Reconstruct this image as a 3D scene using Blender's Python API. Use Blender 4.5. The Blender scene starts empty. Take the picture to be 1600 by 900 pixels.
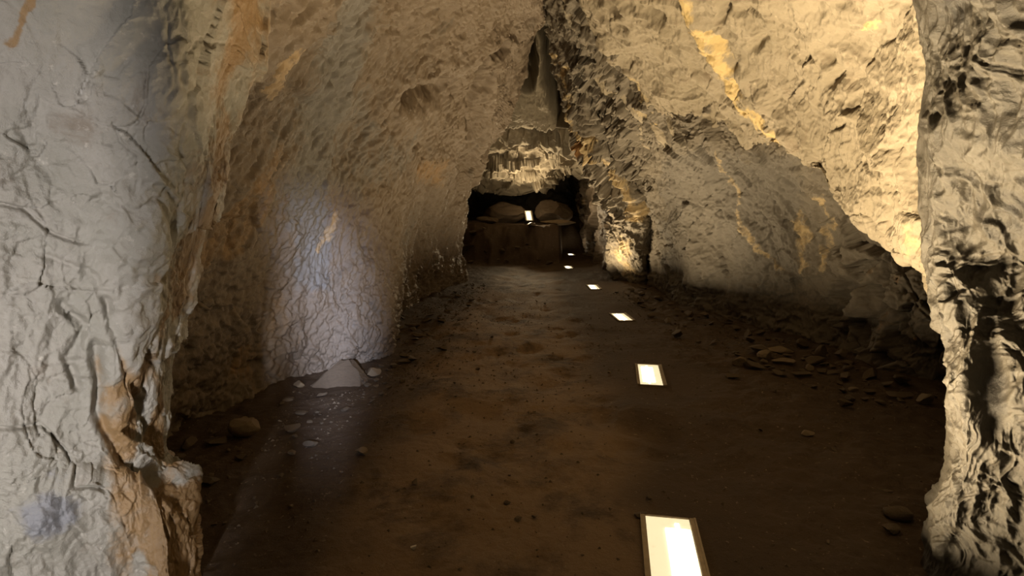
import bpy, bmesh, math, random
import numpy as np
from mathutils import Vector, Matrix

PI = math.pi
sc = bpy.context.scene
col = sc.collection
random.seed(7)

# ------------------------------------------------------------------ camera
CAMH = 1.5
FPX = 900.0
HOR = 310.0
A = math.atan((450 - HOR) / FPX)
CAM = np.array([0.0, 0.0, CAMH])
FW = np.array([0.0, math.cos(A), -math.sin(A)])
UP = np.array([0.0, math.sin(A), math.cos(A)])

cd = bpy.data.cameras.new('camera')
cd.sensor_width = 36.0
cd.lens = FPX / 1600 * 36.0
cd.clip_start = 0.02
cam = bpy.data.objects.new('camera', cd)
cam.location = CAM
cam.rotation_euler = (PI / 2 - A, 0, 0)
col.objects.link(cam)
sc.camera = cam


def P(px, py, Y):
    """world point seen at pixel (px, py) of the 1600x900 frame, at distance Y down the passage"""
    x = (px - 800.0) / FPX
    y = (450.0 - py) / FPX
    d = np.array([x, 0, 0]) + y * UP + FW
    return CAM + d * (Y / d[1])


def G(px, py, z=0.0):
    """world point on the plane z seen at a pixel"""
    x = (px - 800.0) / FPX
    y = (450.0 - py) / FPX
    d = np.array([x, 0, 0]) + y * UP + FW
    return CAM + d * ((z - CAMH) / d[2])


def proj(v):
    d = v - CAM
    dep = np.maximum(d @ FW, 1e-3)
    return 800 + FPX * d[:, 0] / dep, 450 - FPX * (d @ UP) / dep


# ------------------------------------------------------------------ noise
_rng = np.random.default_rng(11)
PERM = np.concatenate([_rng.permutation(256)] * 3).astype(np.int32)
GR = _rng.normal(size=(256, 3)).astype(np.float32)
GR /= np.linalg.norm(GR, axis=1)[:, None]
JIT = _rng.random((256, 3)).astype(np.float32)
RND = _rng.normal(size=(256, 3)).astype(np.float32)


def hsh(ix, iy, iz):
    return PERM[PERM[PERM[ix & 255] + (iy & 255)] + (iz & 255)]


def perlin(p):
    p = p.astype(np.float32)
    i = np.floor(p).astype(np.int32)
    f = p - i
    u = f * f * f * (f * (f * 6 - 15) + 10)
    out = 0
    for dx in (0, 1):
        wx = u[:, 0] if dx else 1 - u[:, 0]
        for dy in (0, 1):
            wy = u[:, 1] if dy else 1 - u[:, 1]
            for dz in (0, 1):
                wz = u[:, 2] if dz else 1 - u[:, 2]
                g = GR[hsh(i[:, 0] + dx, i[:, 1] + dy, i[:, 2] + dz)]
                n = g[:, 0] * (f[:, 0] - dx) + g[:, 1] * (f[:, 1] - dy) + g[:, 2] * (f[:, 2] - dz)
                out = out + n * wx * wy * wz
    return out * 1.5


def fbm(p, octv=4, lac=2.03, gain=0.5, ridged=False):
    o = 0
    a = 1.0
    q = p.copy()
    for k in range(octv):
        n = perlin(q)
        if ridged:
            n = 1 - 2 * np.abs(n)
        o = o + a * n
        a *= gain
        q = q * lac + 17.3
    return o


def worley(p, facet=0.0):
    """F1, F2, and a per-cell tilted-plane value (chipped facets)"""
    p = p.astype(np.float32)
    i = np.floor(p).astype(np.int32)
    n = len(p)
    f1 = np.full(n, 9.0, np.float32)
    f2 = np.full(n, 9.0, np.float32)
    fv = np.zeros(n, np.float32)
    for dx in (-1, 0, 1):
        for dy in (-1, 0, 1):
            for dz in (-1, 0, 1):
                h = hsh(i[:, 0] + dx, i[:, 1] + dy, i[:, 2] + dz)
                c = i + np.array([dx, dy, dz]) + JIT[h]
                d = p - c
                r = np.sqrt((d * d).sum(1))
                m = r < f1
                f2 = np.where(m, f1, np.minimum(f2, r))
                v = (d * RND[h]).sum(1) + 0.35 * RND[(h + 91) & 255][:, 0]
                fv = np.where(m, v, fv)
                f1 = np.where(m, r, f1)
    return f1, f2, fv


def rot(p, ax, ang):
    return p @ np.array(Matrix.Rotation(ang, 3, ax)).T


def warp(p, freq, amp, octv=2):
    q = p * freq
    return p + amp * np.stack([fbm(q + 3.1, octv), fbm(q + 31.7, octv), fbm(q + 57.9, octv)], 1)


def sstep(a, b, x):
    t = np.clip((x - a) / (b - a), 0, 1)
    return t * t * (3 - 2 * t)


# pixel-traced marks that live on a surface: distance of each vertex's sight-line to a polyline
def pline(px, py, pts):
    best = np.full(len(px), 1e9)
    for (x0, y0), (x1, y1) in zip(pts[:-1], pts[1:]):
        dx, dy = x1 - x0, y1 - y0
        t = np.clip(((px - x0) * dx + (py - y0) * dy) / (dx * dx + dy * dy + 1e-9), 0, 1)
        best = np.minimum(best, np.hypot(px - x0 - t * dx, py - y0 - t * dy))
    return best


# ------------------------------------------------------------------ mesh helpers
def cr(ctrl, n):
    """Catmull-Rom through ctrl[k] (k, ..., 3) -> n samples along axis 0"""
    K = len(ctrl)
    c = np.concatenate([2 * ctrl[:1] - ctrl[1:2], ctrl, 2 * ctrl[-1:] - ctrl[-2:-1]], 0)
    t = np.linspace(0, K - 1 - 1e-6, n)
    i = t.astype(int)
    f = (t - i).reshape((-1,) + (1,) * (ctrl.ndim - 1))
    p0, p1, p2, p3 = c[i], c[i + 1], c[i + 2], c[i + 3]
    return 0.5 * (2 * p1 + (p2 - p0) * f + (2 * p0 - 5 * p1 + 4 * p2 - p3) * f ** 2 + (3 * p1 - p0 - 3 * p2 + p3) * f ** 3)


def grid_mesh(name, V, R, C, mat, attrs=None, smooth=True):
    me = bpy.data.meshes.new(name)
    V = np.ascontiguousarray(V, dtype=np.float32)
    idx = np.arange(R * C).reshape(R, C)
    q = np.stack([idx[:-1, :-1], idx[:-1, 1:], idx[1:, 1:], idx[1:, :-1]], -1).reshape(-1, 4).astype(np.int32)
    me.vertices.add(len(V))
    me.vertices.foreach_set('co', V.ravel())
    me.loops.add(q.size)
    me.loops.foreach_set('vertex_index', q.ravel())
    me.polygons.add(len(q))
    me.polygons.foreach_set('loop_start', np.arange(0, q.size, 4, dtype=np.int32))
    me.polygons.foreach_set('loop_total', np.full(len(q), 4, np.int32))
    me.polygons.foreach_set('use_smooth', np.full(len(q), smooth))
    me.update(calc_edges=True)
    for k, v in (attrs or {}).items():
        a = me.attributes.new(k, 'FLOAT', 'POINT')
        a.data.foreach_set('value', np.ascontiguousarray(v, dtype=np.float32))
    me.materials.append(mat)
    o = bpy.data.objects.new(name, me)
    col.objects.link(o)
    return o


def normals(S, toward):
    du = np.gradient(S, axis=0)
    dv = np.gradient(S, axis=1)
    n = np.cross(du, dv)
    n /= np.linalg.norm(n, axis=2, keepdims=True) + 1e-9
    # one consistent side, judged where the sheet faces the passage
    s = np.sign((n * (toward - S)).sum(2).mean())
    return n * s


def patch(name, ctrl, nr, nc, disp, mat, toward=(0.3, 2.0, 1.2), paint=None):
    """ctrl: rows x cols x 3 world points -> dense rock sheet pushed out along its normals"""
    S = cr(np.array(ctrl, float), nr)
    S = np.swapaxes(cr(np.swapaxes(S, 0, 1), nc), 0, 1)
    N = normals(S, np.array(toward))
    p = S.reshape(-1, 3)
    n = N.reshape(-1, 3)
    px, py = proj(p)
    d = disp(p, px, py)
    V = p + n * np.asarray(d)[:, None]
    jt = lambda k: 10 * fbm(V * np.array([5.0, 5.0, 5.0]) * (6 / np.clip(V[:, 1:2], 2, 12)) + k, 5, gain=.62)
    at = paint(V, px + jt(3), py + jt(23)) if paint else {}
    for k in ('vein', 'ochre', 'grey'):
        at.setdefault(k, np.zeros(len(V)))
    o = grid_mesh(name, V, nr, nc, mat, at)
    o['kind'] = 'structure'
    return o


# ------------------------------------------------------------------ materials
def nt(name):
    m = bpy.data.materials.new(name)
    m.use_nodes = True
    t = m.node_tree
    t.nodes.clear()
    out = t.nodes.new('ShaderNodeOutputMaterial')
    b = t.nodes.new('ShaderNodeBsdfPrincipled')
    t.links.new(b.outputs[0], out.inputs[0])
    return m, t, b


def nd(t, kind, **kw):
    n = t.nodes.new(kind)
    for k, v in kw.items():
        if k == 'inp':
            for a, b in v.items():
                n.inputs[a].default_value = b
        else:
            setattr(n, k, v)
    return n


def mix(t, fac, a, b, blend='MIX'):
    n = t.nodes.new('ShaderNodeMix')
    n.data_type = 'RGBA'
    n.blend_type = blend
    for s, v in ((0, fac), (6, a), (7, b)):
        if isinstance(v, bpy.types.NodeSocket):
            t.links.new(v, n.inputs[s])
        elif isinstance(v, (tuple, list)):
            n.inputs[s].default_value = tuple(v) + (1.0,)
        else:
            n.inputs[s].default_value = v
    return n.outputs[2]


def ramp(t, src, lo, hi):
    n = nd(t, 'ShaderNodeMapRange', interpolation_type='SMOOTHSTEP')
    n.inputs[1].default_value = lo
    n.inputs[2].default_value = hi
    t.links.new(src, n.inputs[0])
    return n.outputs[0]


def rock_mat(name, base, alt, dark, vein=(0.72, 0.58, 0.34), ochre=(0.42, 0.22, 0.08), grey=(0.30, 0.31, 0.31),
             rough=0.72, spec=0.3, bump=0.5, scale=1.0, stretch=(1, 1, 1)):
    m, t, b = nt(name)
    tc = nd(t, 'ShaderNodeTexCoord')
    mp = nd(t, 'ShaderNodeMapping')
    mp.inputs['Scale'].default_value = tuple(scale * s for s in stretch)
    t.links.new(tc.outputs['Object'], mp.inputs[0])

    def noise(sc_, det=6, rgh=0.6, dist=0.0):
        n = nd(t, 'ShaderNodeTexNoise', inp={'Scale': sc_, 'Detail': det, 'Roughness': rgh, 'Distortion': dist})
        t.links.new(mp.outputs[0], n.inputs['Vector'])
        return n.outputs['Fac']
    c = mix(t, ramp(t, noise(1.6, 6, .65, .6), .38, .62), base, alt)
    c = mix(t, ramp(t, noise(5.5, 7, .7, .4), .56, .72), c, dark)
    sp = ramp(t, noise(22, 5, .7), .60, .74)
    c = mix(t, sp, c, tuple(min(1, x * 1.45) for x in base))
    for k, cc in (('grey', grey), ('ochre', ochre), ('vein', vein)):
        a = nd(t, 'ShaderNodeAttribute', attribute_name=k)
        nz = nd(t, 'ShaderNodeMath', operation='MULTIPLY_ADD')
        t.links.new(noise(9, 5, .7), nz.inputs[0])
        nz.inputs[1].default_value = 1.2
        nz.inputs[2].default_value = -0.6
        ad = nd(t, 'ShaderNodeMath', operation='ADD')
        t.links.new(a.outputs['Fac'], ad.inputs[0])
        mu = nd(t, 'ShaderNodeMath', operation='MULTIPLY')
        st = ramp(t, a.outputs['Fac'], 0.02, .3)
        t.links.new(nz.outputs[0], mu.inputs[0])
        t.links.new(st, mu.inputs[1])
        t.links.new(mu.outputs[0], ad.inputs[1])
        c = mix(t, ramp(t, ad.outputs[0], .25, .75), c, cc)
    t.links.new(c, b.inputs['Base Color'])
    b.inputs['Roughness'].default_value = rough
    b.inputs['Specular IOR Level'].default_value = spec
    # fine grain
    n1 = noise(14, 9, .72, .3)
    n2 = noise(60, 6, .7)
    ad = nd(t, 'ShaderNodeMath', operation='MULTIPLY_ADD')
    t.links.new(n2, ad.inputs[0])
    ad.inputs[1].default_value = 0.3
    t.links.new(n1, ad.inputs[2])
    bp = nd(t, 'ShaderNodeBump', inp={'Strength': bump, 'Distance': 0.03})
    t.links.new(ad.outputs[0], bp.inputs['Height'])
    t.links.new(bp.outputs[0], b.inputs['Normal'])
    return m


def plain(name, colr, rough=0.6, metal=0.0, spec=0.4, nscale=20, var=0.3):
    m, t, b = nt(name)
    tc = nd(t, 'ShaderNodeTexCoord')
    n = nd(t, 'ShaderNodeTexNoise', inp={'Scale': nscale, 'Detail': 5})
    t.links.new(tc.outputs['Object'], n.inputs['Vector'])
    c = mix(t, n.outputs['Fac'], tuple(x * (1 - var) for x in colr), tuple(min(1, x * (1 + var)) for x in colr))
    t.links.new(c, b.inputs['Base Color'])
    b.inputs['Roughness'].default_value = rough
    b.inputs['Metallic'].default_value = metal
    b.inputs['Specular IOR Level'].default_value = spec
    return m


M_A = rock_mat('rock_pale_grey', (0.24, 0.218, 0.18), (0.20, 0.185, 0.148), (0.17, 0.14, 0.105), ochre=(0.20, 0.122, 0.052),
               vein=(.4, .33, .22), grey=(0.15, 0.148, 0.15), rough=0.42, spec=0.5)
M_B = rock_mat('rock_brown_grey', (0.182, 0.140, 0.100), (0.157, 0.117, 0.079), (0.115, 0.090, 0.064), ochre=(0.24, 0.15, 0.07),
               vein=(0.36, 0.26, 0.15), grey=(.165, .15, .13), rough=0.58, spec=0.35, stretch=(1, 1.3, .6))
M_C = rock_mat('rock_cream', (0.27, 0.225, 0.16), (0.235, 0.195, 0.135), (0.20, 0.155, 0.105), vein=(0.50, 0.37, 0.17), grey=(.2, .175, .14), rough=0.7)
M_D = rock_mat('rock_grey', (0.155, 0.130, 0.097), (0.133, 0.112, 0.085), (0.098, 0.081, 0.062), vein=(0.40, 0.30, 0.16), ochre=(.30, .16, .06), grey=(.112, .097, .078), rough=0.7)
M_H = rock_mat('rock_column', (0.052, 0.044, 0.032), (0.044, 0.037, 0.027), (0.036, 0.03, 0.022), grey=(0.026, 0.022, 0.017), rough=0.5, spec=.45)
M_F = rock_mat('rock_far', (0.26, 0.22, 0.16), (0.21, 0.175, 0.125), (0.17, 0.135, 0.095), rough=0.75, scale=.8)

# ------------------------------------------------------------------ floor
LAMPS = [  # px, py of the middle of each panel, heading, length, width, watts
    (1052, 872, 10, .62, .25, 228), (1015, 586, 10, .60, .23, 76), (971, 496, -4, .46, .22, 66), (927, 449, 0, .5, .2, 52),
    (888, 418, 0, .42, .2, 9), (892, 398, 0, .4, .2, 2)]
LW = [G(a[0], a[1]) for a in LAMPS]


def floor_h(x, y):
    p = np.stack([x, y, np.zeros_like(x)], 1)
    mid = np.interp(y, [0, 2, 4, 7, 10, 13, 20], [.1, .0, .0, .15, .35, .6, .6])
    half = np.interp(y, [0, 3, 5, 8, 10, 13], [1.0, 1.2, 1.25, 1.3, .9, .9])
    off = np.abs(x - mid) / half
    edge = sstep(0.75, 1.7, off)
    h = 0.035 * fbm(p * 0.9, 3) + 0.012 * fbm(p * 4.0, 3) * (0.5 + edge)
    h = h + edge * (0.03 + 0.03 * np.abs(fbm(p * 2.3 + 9, 3)) + 0.012 * fbm(p * 11, 3))
    f1, f2, fv = worley(warp(p, 2, .08) * np.array([3.2, 2.6, 1]))
    h = h - 0.028 * np.exp(-(f1 / .33) ** 2) * (1 - edge)          # shallow footprints
    h = h + 0.004 * fbm(p * 22, 2)
    keep = np.ones_like(x)
    for (w, L) in zip(LW, LAMPS):
        r = np.hypot((x - w[0]) / .45, (y - w[1]) / .6)
        keep = np.minimum(keep, sstep(.75, 1.5, r))
    h = h * keep
    h = h + .86 * sstep(13.15, 14.05, y + .38 * fbm(p * 1.1, 4) - 2.6 * sstep(1.1, 1.42, x)) + .12 * sstep(15.6, 17, y)
    return h


def fz(x, y):
    return float(floor_h(np.array([x], float), np.array([y], float))[0])


m, t, b = nt('packed_earth')
tc = nd(t, 'ShaderNodeTexCoord')
def fn(s, d=6, r=.65, ds=0.):
    n = nd(t, 'ShaderNodeTexNoise', inp={'Scale': s, 'Detail': d, 'Roughness': r, 'Distortion': ds})
    t.links.new(tc.outputs['Object'], n.inputs['Vector'])
    return n.outputs['Fac']
at = nd(t, 'ShaderNodeAttribute', attribute_name='path')
c = mix(t, at.outputs['Fac'], (0.075, 0.05, 0.031), (0.21, 0.14, 0.08))
c = mix(t, ramp(t, fn(2.2, 6, .7, .5), .45, .7), c, (0.06, 0.04, 0.025))
c = mix(t, ramp(t, fn(30, 4, .7), .62, .72), c, (0.26, 0.2, 0.13))
t.links.new(c, b.inputs['Base Color'])
b.inputs['Roughness'].default_value = 0.72
b.inputs['Specular IOR Level'].default_value = 0.18
ad = nd(t, 'ShaderNodeMath', operation='MULTIPLY_ADD')
t.links.new(fn(70, 6, .7), ad.inputs[0])
ad.inputs[1].default_value = .35
t.links.new(fn(16, 8, .7), ad.inputs[2])
bp = nd(t, 'ShaderNodeBump', inp={'Strength': .7, 'Distance': .03})
t.links.new(ad.outputs[0], bp.inputs['Height'])
t.links.new(bp.outputs[0], b.inputs['Normal'])
M_FLOOR = m

R_, C_ = 620, 560
yy = 1.0 * (20.5 / 1.0) ** np.linspace(0, 1, R_)
yy = np.concatenate([np.linspace(-2.5, .95, 12), yy])
R_ = len(yy)
uu = np.linspace(-1, 1, C_)
Yg = np.repeat(yy[:, None], C_, 1)
Xg = .5 + uu[None, :] * np.interp(Yg, [0, 2, 5, 10, 20], [3.2, 3.6, 4.2, 5, 6])
xf, yf = Xg.ravel(), Yg.ravel()
hf = floor_h(xf, yf)
pc = np.interp(yf, [0, 2, 3, 5, 8, 12], [-.05, -.05, -.05, -.05, .0, .4])
pw = np.interp(yf, [0, 2, 5, 8, 12], [.75, .75, .8, .75, .6])
path = 1 - sstep(.55, 1.25, np.abs(xf - pc + .15 * fbm(np.stack([xf, yf, 0 * xf], 1) * 1.3, 3)) / pw)
path = path * sstep(13.5, 11, yf)
o = grid_mesh('floor', np.stack([xf, yf, hf], 1), R_, C_, M_FLOOR, {'path': path})
o['kind'] = 'structure'


# ------------------------------------------------------------------ rock displacement recipes
def rocky(p, s=1.0, big=.06, facet=.03, ff=4.0, fine=.008, crack=.02, cf=3.0, st=(1, 1, 1), scal=0.0, sf=5.0):
    q = p * np.array(st)
    q = warp(q, 1.7, .12)
    d = big * fbm(q * 1.6, 3)
    if facet:
        w = warp(q, 6, .03)
        _, _, fv = worley(w * ff)
        d = d + facet * np.clip(fv, -1.2, 1.2)
        _, _, fv = worley(w * ff * 2.7 + 7)
        d = d + facet * .38 * np.clip(fv, -1.2, 1.2)
        _, _, fv = worley(w * ff * 7 + 17)
        d = d + facet * .14 * np.clip(fv, -1.2, 1.2)
    if scal:
        w = warp(q, 3, .10)
        f1, f2, _ = worley(w * sf)
        d = d + scal * (np.minimum(f1, 1) ** 2 - .3)
        f1, f2, _ = worley(w * sf * 2.3 + 5)
        d = d + scal * .42 * (np.minimum(f1, 1) ** 2 - .3)
    if crack:
        w = warp(q, 4, .09, 3)
        f1, f2, _ = worley(w * cf + 3)
        msk = sstep(-.1, .35, fbm(q * 1.1 + 40, 2))
        d = d - crack * np.exp(-((f2 - f1) / .03) ** 2) * msk
    d = d + fine * fbm(q * 13, 4, gain=.6, ridged=True)
    return d * s


def back(pt, *offs):
    return [pt + np.array(o_) for o_ in offs]


# ---- wall_left: the passage's left wall, arching up to the roof crack, ending in a far edge
Bst = [
    [(60, 900, 2.2), (100, 640, 2.2), (150, 420, 2.2), (200, 200, 2.15), (310, 0, 2.05), (450, -220, 1.95), (680, -560, 1.85)],
    [(245, 715, 3.3), (262, 560, 3.3), (300, 400, 3.25), (370, 200, 3.2), (470, 0, 3.1), (580, -160, 3.0), (740, -330, 2.9)],
    [(360, 650, 4.0), (368, 520, 4.0), (395, 380, 4.0), (450, 200, 4.0), (560, 0, 4.0), (660, -105, 3.9), (780, -200, 3.8)],
    [(470, 600, 4.7), (470, 490, 4.72), (485, 360, 4.85), (535, 200, 4.9), (640, 20, 4.9), (730, -65, 4.8), (815, -120, 4.7)],
    [(560, 580, 5.1), (560, 480, 5.1), (560, 360, 5.4), (600, 220, 5.7), (690, 70, 5.8), (770, -20, 5.8), (835, -60, 5.7)],
    [(604, 556, 5.6), (610, 480, 5.7), (612, 380, 6.2), (648, 240, 6.7), (725, 115, 6.9), (790, 25, 6.9), (843, -20, 6.8)],
    [(628, 500, 7.6), (634, 440, 7.5), (640, 350, 7.5), (685, 235, 7.5), (748, 135, 7.6), (800, 45, 7.6), (845, 0, 7.5)],
    [(672, 470, 8.8), (672, 420, 8.8), (680, 340, 8.7), (712, 245, 8.7), (758, 165, 8.6), (775, 125, 8.5), (842, 18, 8.3)],
    [(728, 443, 10.4), (719, 390, 10.3), (730, 320, 10.2), (742, 255, 10), (782, 198, 9.8), (797, 165, 9.7), (834, 40, 9.2)],
]
Bc = [[P(*q) for q in row] for row in Bst]
Bc.append([q + np.array((-.35, .25, 0)) for q in Bc[-1]])
Bc.append([q + np.array((-1.0, .55, 0)) for q in Bc[-2]])
for row in Bc:
    row.insert(0, row[0] + np.array((-.05, 0, -.35)))
    row.append(row[-1] + np.array((.22, .1, .55)))


def dB(p, px, py):
    k = rot(p, 'X', .5)
    lowb = sstep(250, 480, py)
    d = rocky(p, big=.08, facet=.017, ff=4.6, fine=.010, crack=.02, cf=3.6, st=(1, .75, .8)) 
    d = d + (.024 - .012 * lowb) * fbm(warp(k, 1.5, .1) * np.array([3, 20, 2.6]), 5, gain=.6, ridged=True)      # slanting striae
    f1, f2, fv = worley(warp(p, 8, .04) * np.array([9, 9, 7.]))
    d = d + lowb * (.018 * np.clip(fv, -1, 1) - .016 * np.exp(-((f2 - f1) / .06) ** 2))
    jx, jy = 8 * fbm(p * 3, 3), 8 * fbm(p * 3 + 33, 3)
    px, py = px + jx, py + jy
    d = d - .26 * np.exp(-(pline(px, py, [(640, 148), (690, 132)]) / 17) ** 2) # hollow
    d = d + .13 * np.exp(-(pline(px, py, [(838, 12), (800, 60), (772, 95), (753, 145), (742, 210), (736, 280)]) / 7) ** 2)
    d = d - .14 * np.exp(-(pline(px, py, [(792, 50), (755, 95), (736, 150), (724, 215)]) / 6) ** 2)
    d = d - .04 * np.exp(-(pline(px, py, [(560, 300), (545, 250), (600, 120), (640, 40)]) / 5) ** 2) * sstep(-.2, .3, fbm(p * 2, 2))
    d = d + .06 * np.exp(-(pline(px, py, [(730, 200), (690, 260), (675, 330)]) / 12) ** 2)
    return d


def paB(V, px, py):
    v = .8 * np.exp(-(pline(px, py, [(468, 72), (425, 100), (415, 150)]) / 7) ** 2)
    v = np.maximum(v, .7 * np.exp(-(pline(px, py, [(520, 330), (500, 390)]) / 7) ** 2))
    oc = .55 * sstep(.1, .6, fbm(V * 1.2 + 5, 3)) * sstep(560, 360, px) + .6 * np.exp(-((px - 665) ** 2 + (py - 265) ** 2) / 900)
    g = .9 * np.exp(-(pline(px, py, [(560, -40), (510, 130), (470, 300), (490, 420)]) / 42) ** 2)  # grey band stands in for the faint upper part of the daylight streak
    g = np.maximum(g, .5 * sstep(-.1, .5, fbm(V * .9 + 15, 3)) * sstep(300, 480, px) * sstep(700, 620, px))
    return {'vein': v, 'ochre': oc, 'grey': g}


patch('wall_left', Bc, 620, 520, dB, M_B, paint=paB)

# ---- wall_left_front: the pale mass of rock at the passage mouth
sil = [(-260, 430), (-60, 412), (60, 396), (110, 384), (200, 345), (300, 309), (400, 284), (500, 262), (600, 247), (690, 234), (738, 246), (752, 268), (800, 283), (900, 290), (1000, 292), (1250, 300)]
Ac = []
for (py, sx) in sil:
    dz = np.interp(py, [-300, 100, 500, 900, 1250], [2.3, 2.35, 2.2, 2.0, 1.8])
    row = [P(-1100, py, .6), P(-480, py, 1.1), P(-180, py, 1.5), P(10, py, 1.68), P(sx * .45, py, 1.8), P(sx * .75, py, 1.9), P(sx - 26, py, dz - .12), P(sx, py, dz)]
    row += [row[-1] + np.array((-.06, .16, 0)), row[-1] + np.array((-.6, .5, 0))]
    Ac.append(row)


def dA(p, px, py):
    d = rocky(p + np.array([3.37, 1.71, 5.13]), big=.07, facet=.022, ff=3.0, fine=.006, crack=.009, cf=2.6, st=(1, 1, .7))
    d = d + .003 * fbm(p * 34, 3)
    d = d + .010 * fbm(p * np.array([9, 9, 3.0]), 3, ridged=True) * sstep(250, 500, py)
    for pts, w, a in [([(-20, 318), (40, 330), (80, 365), (128, 380)], 3, .03), ([(265, 30), (268, 90), (270, 130), (258, 165)], 2, .015), ([(225, 110), (228, 170), (210, 195)], 2.5, .02),
                      ([(175, 190), (185, 215), (215, 240), (210, 300)], 2.2, .016), ([(100, 480), (135, 510), (110, 560), (115, 600)], 9, .06), ([(150, 540), (150, 640), (190, 720), (235, 745)], 10, .07), ([(165, 470), (185, 560), (215, 650), (225, 690)], 7, .05),
                      ([(-20, 662), (60, 662), (95, 700), (110, 750), (155, 760)], 3, .03), ([(235, 745), (272, 748)], 4, .03), ([(60, 400), (150, 430), (160, 470)], 6, .02)]:
        jx, jy = 7 * fbm(p * 6 + 3, 3), 7 * fbm(p * 6 + 33, 3)
        d = d - .55 * a * np.exp(-(pline(px + jx, py + jy, pts) / w) ** 2)
    d = d * (1 - .55 * sstep(170, 20, py))
    d = d + .05 * np.exp(-(((px - 60) / 60) ** 2 + ((py - 800) / 45) ** 2))
    return d


def paA(V, px, py):
    n = fbm(V * 3, 3)
    sx = np.interp(py, [a for a, _ in sil], [b_ for _, b_ in sil])
    oc = .9 * np.exp(-(pline(px, py, [(375, 20), (360, 90), (340, 180), (310, 280), (275, 420), (262, 480)]) / 24) ** 2) * (1 + n * .6)
    oc = np.maximum(oc, .7 * sstep(-.15, .35, fbm(V * np.array([5, 5, 1.6]) + 9, 3)) * sstep(.35, .8, px / sx) * sstep(150, 420, py))
    oc = np.maximum(oc, (.5 + .3 * n) * sstep(.74, .9, px / sx) * sstep(560, 420, py))
    oc = np.maximum(oc, .9 * np.exp(-(pline(px, py, [(45, 0), (30, 40), (15, 70)]) / 9) ** 2))
    oc = np.maximum(oc, (.85 + .3 * n) * sstep(.62, .95, px / sx) * sstep(730, 770, py))
    g = .9 * np.exp(-(((px - 75) / 50) ** 2 + ((py - 790) / 40) ** 2)) + .35 * sstep(.1, .6, fbm(V * 1.7 + 3, 3)) * sstep(600, 300, py)
    return {'ochre': oc, 'grey': g}


patch('wall_left_front', Ac, 700, 420, dA, M_A, paint=paA)

# ---- wall_right: niche wall with the rib that closes its far end
Dst = [
    [(965, 440, 10.4), (955, 395, 10.2), (957, 340, 10.0), (946, 302, 9.9), (925, 250, 9.6), (899, 185, 9.2), (874, 110, 8.6), (864, 40, 8.0), (850, -20, 7.4)],
    [(1002, 445, 10.0), (1000, 395, 9.7), (1002, 350, 9.5), (985, 300, 9.3), (945, 235, 8.9), (922, 180, 8.4), (905, 110, 7.7), (885, 35, 7.0), (855, -50, 6.5)],
    [(1012, 455, 10.2), (1010, 400, 10.1), (1016, 350, 9.8), (1004, 300, 9.3), (968, 235, 8.75), (940, 175, 8.3), (925, 110, 7.4), (905, 20, 6.6), (870, -70, 6.2)],
    [(1040, 470, 8.8), (1040, 410, 8.9), (1035, 345, 8.8), (1015, 285, 8.6), (990, 232, 8.1), (975, 170, 7.6), (955, 100, 6.9), (930, 10, 6.2), (880, -90, 5.8)],
    [(1080, 487, 7.8), (1084, 420, 7.8), (1075, 345, 7.9), (1055, 282, 7.8), (1035, 232, 7.3), (1025, 175, 6.9), (1010, 110, 6.6), (990, 20, 6.3), (950, -60, 6.2)],
    [(1200, 522, 6.4), (1192, 430, 6.4), (1168, 345, 6.4), (1138, 278, 6.3), (1115, 230, 6.0), (1110, 180, 5.9), (1105, 120, 5.9), (1095, 40, 5.9), (1080, -40, 5.9)],
    [(1290, 552, 5.7), (1288, 450, 5.75), (1262, 350, 5.8), (1222, 280, 5.6), (1195, 225, 5.4), (1190, 170, 5.3), (1185, 110, 5.3), (1180, 40, 5.3), (1170, -40, 5.3)],
    [(1400, 606, 4.75), (1402, 500, 4.7), (1376, 395, 4.9), (1322, 310, 4.95), (1270, 235, 4.9), (1260, 170, 4.8), (1255, 110, 4.8), (1250, 40, 4.8), (1240, -40, 4.8)],
    [(1495, 622, 4.3), (1502, 500, 4.4), (1482, 400, 4.5), (1422, 310, 4.5), (1350, 220, 4.4), (1340, 170, 4.4), (1330, 110, 4.4), (1320, 40, 4.4), (1310, -40, 4.4)],
    [(1650, 680, 3.8), (1660, 520, 3.8), (1640, 400, 3.9), (1580, 310, 3.9), (1500, 220, 3.9), (1480, 170, 3.9), (1470, 110, 3.9), (1460, 40, 3.9), (1450, -40, 3.9)],
    [(2000, 860, 3.0), (2000, 600, 3.0), (1980, 420, 3.0), (1900, 310, 3.0), (1800, 220, 3.0), (1750, 170, 3.0), (1730, 110, 3.0), (1720, 40, 3.0), (1700, -40, 3.0)],
]
Dc = [[P(*q) for q in row] for row in Dst]
w1 = [q + np.array((.12, .35, 0)) for q in Dc[0]]
w2 = [q + np.array((.9, .7, 0)) for q in w1]
Dc = [w2, w1] + Dc
for row in Dc:
    row.insert(0, row[0] + np.array((.05, 0, -.35)))


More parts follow.
